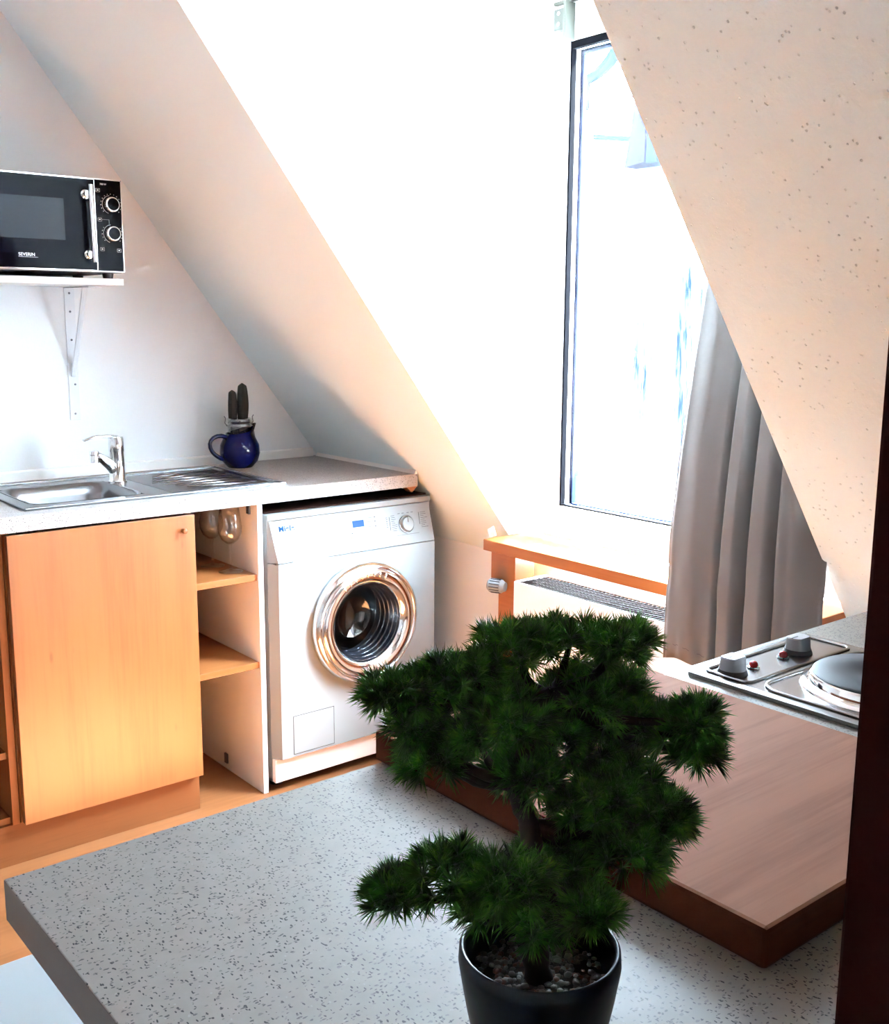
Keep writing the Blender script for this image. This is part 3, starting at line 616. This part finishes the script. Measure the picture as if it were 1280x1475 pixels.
# ---------------------------------------------------------------- curtain
cu = thing('curtain', 'grey satin curtain hanging in deep folds at the right of the window', 'curtain', (1.8, .6, .6))
def curt_path(t, u):
    """t 0..1 across, u 0..1 from bottom to top"""
    k = min(1, u/.55); xl = 1.645 - .01*k + .06*max(0, (u-.2)/.8); xr = 2.045 - .035*k
    x = xl + (xr-xl)*t
    # folds: broad shallow panel, then tighter pleats
    knots = [(0,.012),(.05,.0),(.20,-.012),(.33,.010),(.405,.055),(.43,-.012),(.50,-.014),(.585,.055),(.612,-.014),(.69,-.012),(.775,.045),(.80,-.016),(.86,.0),(1.0,.085)]
    for (a, ya), (b, yb) in zip(knots, knots[1:]):
        if t <= b: s = (t-a)/(b-a); s = s*s*(3-2*s); y = ya+(yb-ya)*s; break
    return x, .530 + .075*k*k + y*.80 + .003*math.sin(9*t+5*u)
bm = bmesh.new(); NX, NZ = 150, 60; zb_, zt_ = .585, 2.24; g = []
for j in range(NZ+1):
    u = j/NZ; row = []
    for i in range(NX+1):
        t = i/NX; x, y = curt_path(t, u)
        zb2 = zb_ + (.012*math.sin(t*11) if t < .5 else .006*math.sin(t*20)) + .012*t
        z = zb2 + (zt_-zb2)*u; wr = .005*math.exp(-((z-.80)/.035)**2)*math.sin(t*23+1) + (.003*math.sin(t*70) if j == 1 else 0)
        row.append(bm.verts.new((x, min(y+wr, .594 if z < .80 else YW-.075), z)))
    g.append(row)
for j in range(NZ):
    for i in range(NX): bm.faces.new((g[j][i], g[j][i+1], g[j+1][i+1], g[j+1][i]))
cl = link('cloth', bm, m_curtain, cu, smooth=True); so = cl.modifiers.new('thick', 'SOLIDIFY'); so.thickness = .0015
bm = bmesh.new()
for i in range(0, NX, 1):
    t0, t1 = i/NX, (i+1)/NX
    pts = []
    for t in (t0, t1):
        x, y = curt_path(t, .02); zb2 = zb_ + (.012*math.sin(t*11) if t < .5 else .006*math.sin(t*20)) + .012*t + .033
        pts.append((x, min(y, .594)-.0018, zb2 + .0012*math.sin(t*160)))
    a, b = pts; v = [bm.verts.new(a), bm.verts.new(b), bm.verts.new((b[0],b[1],b[2]+.0014)), bm.verts.new((a[0],a[1],a[2]+.0014))]; bm.faces.new(v)
link('hem_stitch', bm, m_crease, cu)
rod = link('curtain_rod', tube(bmesh.new(), [(1.60,.62,2.255),(XR-.002,.62,2.255)], .009, 14), m_lacquer); tag(rod, 'white curtain rod across the dormer above the window', 'curtain rod')

# ---------------------------------------------------------------- peninsula
PX0, PX1 = 2.370, 2.995
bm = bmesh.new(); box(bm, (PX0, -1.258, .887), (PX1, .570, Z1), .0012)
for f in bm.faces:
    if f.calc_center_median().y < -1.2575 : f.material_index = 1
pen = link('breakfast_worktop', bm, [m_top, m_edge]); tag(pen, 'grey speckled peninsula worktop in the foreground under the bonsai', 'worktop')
bc = thing('peninsula_cabinet', 'white base cabinet carrying the far end of the peninsula worktop', 'cabinet', (2.7, .05, 0))
link('carcass', B((2.43, -.55, .10), (2.95, .56, .886)), m_whitem, bc)
for k in range(2): link('door', B((2.411, -.545+.553*k, .105), (2.429, .003+.553*k, .88), .002), m_whitem, bc)
link('plinth', B((2.47, -.55, 0), (2.93, .56, .099)), m_plinth, bc)
# low white table in the bottom left corner
lt = thing('low_table', 'low white side table below the peninsula corner, bottom left', 'table', (1.98, -1.35, 0))
link('tabletop', B((1.728, -1.85, .425), (2.25, -.93, .45), .003), mat('cool_white', (.21,.22,.225), .35), lt)
for x in (1.76, 2.20):
    for y in (-1.81, -.98): link('leg', B((x-.018,y-.018,0),(x+.018,y+.018,.425),.002), m_lacquer, lt)

# board
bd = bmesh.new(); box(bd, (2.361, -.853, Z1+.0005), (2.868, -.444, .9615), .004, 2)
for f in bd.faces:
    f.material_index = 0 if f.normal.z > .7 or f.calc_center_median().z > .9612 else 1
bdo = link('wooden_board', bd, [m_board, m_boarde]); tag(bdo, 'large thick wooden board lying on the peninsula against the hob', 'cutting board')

# hob
HZ = Z1
hb = thing('electric_hob', 'two-plate steel electric hob behind the wooden board', 'hob', (2.65, -.2, HZ))
bm = loft(bmesh.new(), [rrect(2.645,-.197,.256,.146,.012,HZ+.0005), rrect(2.645,-.197,.256,.146,.012,HZ+.006), rrect(2.645,-.197,.252,.142,.012,HZ+.0085), rrect(2.645,-.197,.244,.134,.012,HZ+.0075)]); auto(link('hob_plate', bm, m_steel, hb), 40)
def rib(path, r=.003): 
    b = bmesh.new(); tube(b, path, r, 10, flat=.8); return b
hz = HZ+.0085
def outline(cx_, cy_, hx_, hy_, r): p = rrect(cx_, cy_, hx_, hy_, r, hz); return p + [p[0]]
link('pressed_ridge', rib(outline(2.445,-.197,.036,.128,.012)), m_steel, hb, smooth=True)
link('pressed_ridge', rib(outline(2.692,-.197,.196,.128,.03)), m_steel, hb, smooth=True)
for i, (x, y, r) in enumerate(((2.605,-.200,.0925), (2.800,-.200,.075))):
    b = bmesh.new(); lathe(b, [(r+.014,0),(r+.012,.004),(r+.006,.006),(r+.003,.003),(r+.002,.016),(r,.018),(r-.003,.017)], (x,y,hz-.001), n=72); p_ = auto(link('plate_ring', b, m_chrome, hb), 50)
    b = bmesh.new(); lathe(b, [(r-.001,.006),(r-.001,.019),(r-.004,.021),(.026,.021),(.024,.0195),(0,.0195)], (x,y,hz-.001), n=72); q_ = auto(link('hot_plate', b, m_iron, p_), 40)
    b = bmesh.new(); lathe(b, [(0,.0003),(.024,.0003)], (x,y,hz+.0187), n=40); link('centre_mark', b, m_hot, p_)
def hob_knob(x, y):
    b = bmesh.new(); lathe(b, [(0,.006),(.019,.006),(.021,0)], (x,y,hz), n=32); kb = link('knob_base', b, m_blackm, hb)
    b = bmesh.new(); lathe(b, [(0,.024),(.0165,.024),(.018,.022),(.0185,.006),(0,.006)], (x,y,hz), n=40)
    for v in b.verts:
        if v.co.z > hz+.0065: v.co.x = x + max(-.0115, min(.0115, v.co.x-x))
    auto(link('knob', b, m_silver, hb), 30)
    b = B((x-.0006,y-.017,hz+.0238),(x+.0006,y-.002,hz+.0244)); link('knob_pointer', b, m_ink, hb)
hob_knob(2.441, -.305); hob_knob(2.443, -.150)
for x, y in ((2.445,-.262), (2.445,-.190)):
    b = bmesh.new(); lathe(b, [(.0085,0),(.0085,.002),(.006,.0025)], (x,y,hz), n=24); bz = link('lamp_bezel', b, m_chrome, hb)
    b = bmesh.new(); lathe(b, [(.006,.001),(.006,.006),(.004,.009),(0,.0095)], (x,y,hz), n=24); link('lamp_lens', b, m_red, hb, smooth=True)

# ---------------------------------------------------------------- bonsai
random.seed(11)
px, py, pz = 2.852, -1.077, Z1
bo = thing('bonsai', 'small artificial pine bonsai in a dark blue pot in the foreground', 'potted plant', (px, py, pz))
b = bmesh.new(); R_ = .0500
lathe(b, [(0,.001),(.030,.001),(.033,.004),(.040,.035),(.047,.072),(R_+.0005,.094),(R_,.1025),(R_-.0015,.104),(R_-.0035,.1025),(R_-.0045,.094),(.043,.075),(0,.072)], (px,py,pz), n=72); link('pot', b, m_potb, bo, smooth=True)
b = bmesh.new(); lathe(b, [(.0435,.078),(.02,.081),(0,.082)], (px,py,pz), n=32); link('soil', b, m_soil, bo)
b = bmesh.new()
for i in range(420):
    r_ = .043*math.sqrt(random.random()); a = random.random()*2*PI
    if r_ < .008: continue
    s_ = random.uniform(.0011,.0027); mm = Matrix.Translation((px+r_*math.cos(a), py+r_*math.sin(a), pz+.0805+random.uniform(0,.0022))) @ Matrix.Rotation(random.random()*6, 4, 'Z') @ Matrix.Diagonal((s_*1.3, s_, s_*.7, 1))
    res = bmesh.ops.create_icosphere(b, subdivisions=1, radius=1, matrix=mm); mi = random.choice((0,0,1,1,1,2))
    for v in res['verts']:
        for f in v.link_faces: f.material_index = mi
link('pebbles', b, m_peb, bo, smooth=True, kind='stuff')
def limb(name, pts, rs, parent=bo):
    P = [Vector(p) for p in pts]; out, ro = [], []
    for i in range(len(P)-1):
        a = P[max(i-1,0)]; b_ = P[i]; c_ = P[i+1]; d_ = P[min(i+2,len(P)-1)]
        for k in range(5):
            t = k/5; out.append(.5*((2*b_)+(c_-a)*t+(2*a-5*b_+4*c_-d_)*t*t+(3*b_-a-3*c_+d_)*t**3)); ro.append((rs[i]*(1-t)+rs[i+1]*t)*(1+.12*math.sin(k*2.4+i*3)))
    out.append(P[-1]); ro.append(rs[-1]); bm_ = bmesh.new(); tube(bm_, out, ro, 12); return link(name, bm_, m_trunk, parent, smooth=True)
limb('trunk', [(2.8535,-1.0775,1.000),(2.8470,-1.0790,1.0411),(2.8383,-1.0705,1.0684),(2.8257,-1.0628,1.0937),(2.8095,-1.0603,1.1155),(2.8048,-1.0423,1.1427),(2.8014,-1.0238,1.1662)], [.0095,.0078,.0074,.0066,.0058,.005,.003])
pads = [
(2.7463,-1.1065,1.1690, 0.0264,0.0182),(2.7526,-1.0803,1.1208, 0.0272,0.0206),(2.7641,-1.0662,1.1772, 0.0268,0.0240),(2.7759,-1.0321,1.1903, 0.0328,0.0234),
(2.7922,-0.9956,1.1921, 0.0356,0.0214),(2.8208,-0.9764,1.1930, 0.0243,0.0234),(2.7963,-1.0502,1.1516, 0.0282,0.0250),(2.8035,-0.9923,1.1548, 0.0356,0.0285),
(2.8622,-0.9570,1.1395, 0.0240,0.0194),(2.8298,-0.9646,1.1387, 0.0237,0.0214),(2.8371,-1.0154,1.0981, 0.0296,0.0228),(2.8603,-0.9902,1.0871, 0.0282,0.0273),
(2.8670,-1.0176,1.0745, 0.0243,0.0177),(2.8006,-1.1498,1.0647, 0.0169,0.0169),(2.8273,-1.1282,1.0825, 0.0250,0.0229),(2.8571,-1.1077,1.0827, 0.0246,0.0225),
(2.8410,-1.0533,1.0612, 0.0310,0.0274),(2.8833,-1.0663,1.0593, 0.0166,0.0146),(2.7877,-1.0411,1.1073, 0.0211,0.0211),
(2.7623,-1.0415,1.1591, 0.0237,0.0237),(2.8018,-1.0166,1.1328, 0.0234,0.0211),(2.8100,-0.9680,1.1562, 0.0241,0.0217),(2.7767,-1.0630,1.1341, 0.0185,0.0185),(2.8090,-1.0455,1.1135, 0.0228,0.0182),(2.7451,-1.0911,1.1433, 0.0186,0.0186),(2.8297,-1.0486,1.0693, 0.0202,0.0179),(2.8358,-1.1076,1.0618, 0.0190,0.0148),(2.8497,-1.0796,1.0439, 0.0215,0.0150),(2.8434,-0.9890,1.1075, 0.0231,0.0185),(2.7555,-1.0876,1.1674, 0.0206,0.0206),(2.8112,-0.9922,1.1221, 0.0285,0.0166),(2.8682,-0.9528,1.1282, 0.0162,0.0115),(2.8433,-1.0059,1.1049, 0.0228,0.0173),(2.8704,-0.9851,1.0895, 0.0190,0.0226),(2.8448,-1.0098,1.0847, 0.0228,0.0182),(2.7595,-1.0787,1.1251, 0.0186,0.0140),(2.8725,-0.9567,1.1523, 0.0159,0.0159)]
T_ = {0:(2.8014,-1.0238,1.1662), 1:(2.8095,-1.0603,1.1155), 2:(2.8257,-1.0628,1.0937), 3:(2.8383,-1.0705,1.0684)}
roots = [0,1,0,0,0,0,0,0,0,0,2,2,2,3,3,3,3,3,1, 0,1,0,1,1,1,3,3,3,2,0,1,0, 2,2,2,1,0]
def needle(bm_, p, d_, L, w_):
    x, y, _ = frame_of(d_); droop = Vector((0,0,-L*.06))
    m_ = p + d_*L*.5 + Vector((0,0,L*.02)); e_ = p + d_*L + droop
    a = [bm_.verts.new(p + (x*math.cos(q)+y*math.sin(q))*w_*.7) for q in (0, 2.09, 4.19)]
    c_ = [bm_.verts.new(m_ + (x*math.cos(q)+y*math.sin(q))*w_) for q in (0, 2.09, 4.19)]; t_ = bm_.verts.new(e_)
    for k in range(3): bm_.faces.new((a[k], a[(k+1)%3], c_[(k+1)%3], c_[k])); bm_.faces.new((c_[k], c_[(k+1)%3], t_))
def unit():
    while True:
        v = Vector((random.uniform(-1,1), random.uniform(-1,1), random.uniform(-1,1)))
        if .05 < v.length < 1: return v.normalized()
for (x, y, z, rx, rz), ri in zip(pads, roots):
    c_ = Vector((x, y, z)); tr = Vector(T_[ri]); mid = (c_+tr)/2 + Vector((0,0,-.008)); br = limb('branch', [tr, mid, c_], [.0042,.0032,.0018])
    b = bmesh.new(); nt = int(26 + 26*(rx*rz)/(.03*.022))
    for i in range(nt):
        u_ = unit(); 
        if u_.z < -.35: u_.z *= -.6; u_.normalize()
        p = c_ + Vector((u_.x*rx*.78, u_.y*rx*.78, u_.z*rz*.72 - rz*.08))*random.choice((1,1,.45)) + c_*0; ax_ = (Vector((u_.x, u_.y, u_.z+.35))).normalized()
        for k in range(44):
            d_ = (ax_*1.0 + unit()*.95).normalized()
            if d_.dot(ax_) < .1: continue
            needle(b, p + d_*.001, d_, random.uniform(.010,.0165), random.uniform(.00042,.00062))
    link('foliage', b, m_needle, bo)

# ---------------------------------------------------------------- outdoors
NY = 4.5
nb = thing('neighbour_house', 'bright white neighbouring house seen through the dormer window', 'house', (-1.5, 5.5, -3))
nw = link('house_wall', B((-6, NY, -3), (2.5, NY+3, 2.45)), m_nwall, nb)
_g = N(m_nwall)
st = None
for a in ((-1.83, 1.06, .085, .42, 2.7), (-1.46, 1.15, .075, .85, 2.6), (-1.27, 1.60, .07, .50, 2.6)):
    s_ = _stain(_g, *a, ) ; st = s_ if st is None else _g.math('MAXIMUM', st, s_)
st = _g.math('MULTIPLY', st, _g.ramp(_g.noise(_g.coords((26,26,3)), 1.2, 5, .7), [(.40, (.975,.975,.975)), (.60, (1,1,1))]))
_g.l(_g.mix(st, (.75,.77,.78), (.0022,.0036,.009)), _g.b.inputs['Base Color'])
link('unseen_sky_block', B((-.3, NY-.3, -3), (12, NY+3, 4.3)), mat('sky_block_grey', (.36,.38,.40), .9, spec=0), nb)  # added out-of-view block, cuts low sky light falling on the gable wall
link('window_ledge', B((-2.30, NY-.10, 2.40), (-.6, NY+.02, 2.455), .01), m_pale, nb)
rf = link('roof', prism(bmesh.new(), [(NY+.3, 2.62), (NY+.3, 2.74), (NY+2.4, 4.3), (NY+2.4, 4.1)], 0, -3.3, -2.03), m_tile, nb)
link('eave_gutter', tube(bmesh.new(), [(-2.62, NY+.27, 2.80), (-2.0, NY+.27, 2.70)], .022, 12), m_bluem, nb)
dyz = Vector((0, 2.1, 1.56)).normalized()
for i in range(9):
    p = Vector((0, NY+.36, 2.80)) + dyz*(.17*i); b = bmesh.new(); random.seed(i)
    for k in range(20):
        x = -3.2 + .06*k
        if x < -2.06 and random.random() < .72: box(b, (x, p.y-.006, p.z-.010), (x+random.uniform(.03,.055), p.y+.006, p.z+.008))
    link('tile_joint', b, m_tiled, rf)
link('upper_wall', B((-3.3, NY+.36, 2.45), (-.6, NY+3, 2.62)), m_nwall, nb)
link('flue', prism(bmesh.new(), [(-2.05,2.49),(-1.87,2.51),(-1.86,2.98),(-1.90,3.10),(-1.97,2.98),(-2.0,2.74)], 1, NY-.02, NY+.2), m_purple, nb, label='purple brick flue')
link('flue', B((-1.865, NY-.01, 2.50), (-1.77, NY+.2, 2.92), .01), m_bluem, nb, label='blue metal flue')
for x in (-1.70, -1.60): link('vent_post', B((x, NY-.03, 2.46), (x+.03, NY, 2.66)), m_pale, nb)
dp = thing('downpipe', 'pale blue downpipe with a curved elbow outside the window', 'downpipe', (-.02, 1.95, -1))
link('pipe', tube(bmesh.new(), [(-.03,1.95,-1),(-.03,1.95,2.36)], .020, 20), m_pale, dp, smooth=True)
link('elbow', tube(bmesh.new(), arc((-.03,1.95,2.41),(.16,1.95,2.43),(.22,1.95,2.66), 12), [.020+.0012*k for k in range(13)], 20), m_bluem, dp, smooth=True)
link('bracket', B((-.012,1.93,2.29),(.002,1.95,2.40)), m_purple, dp)
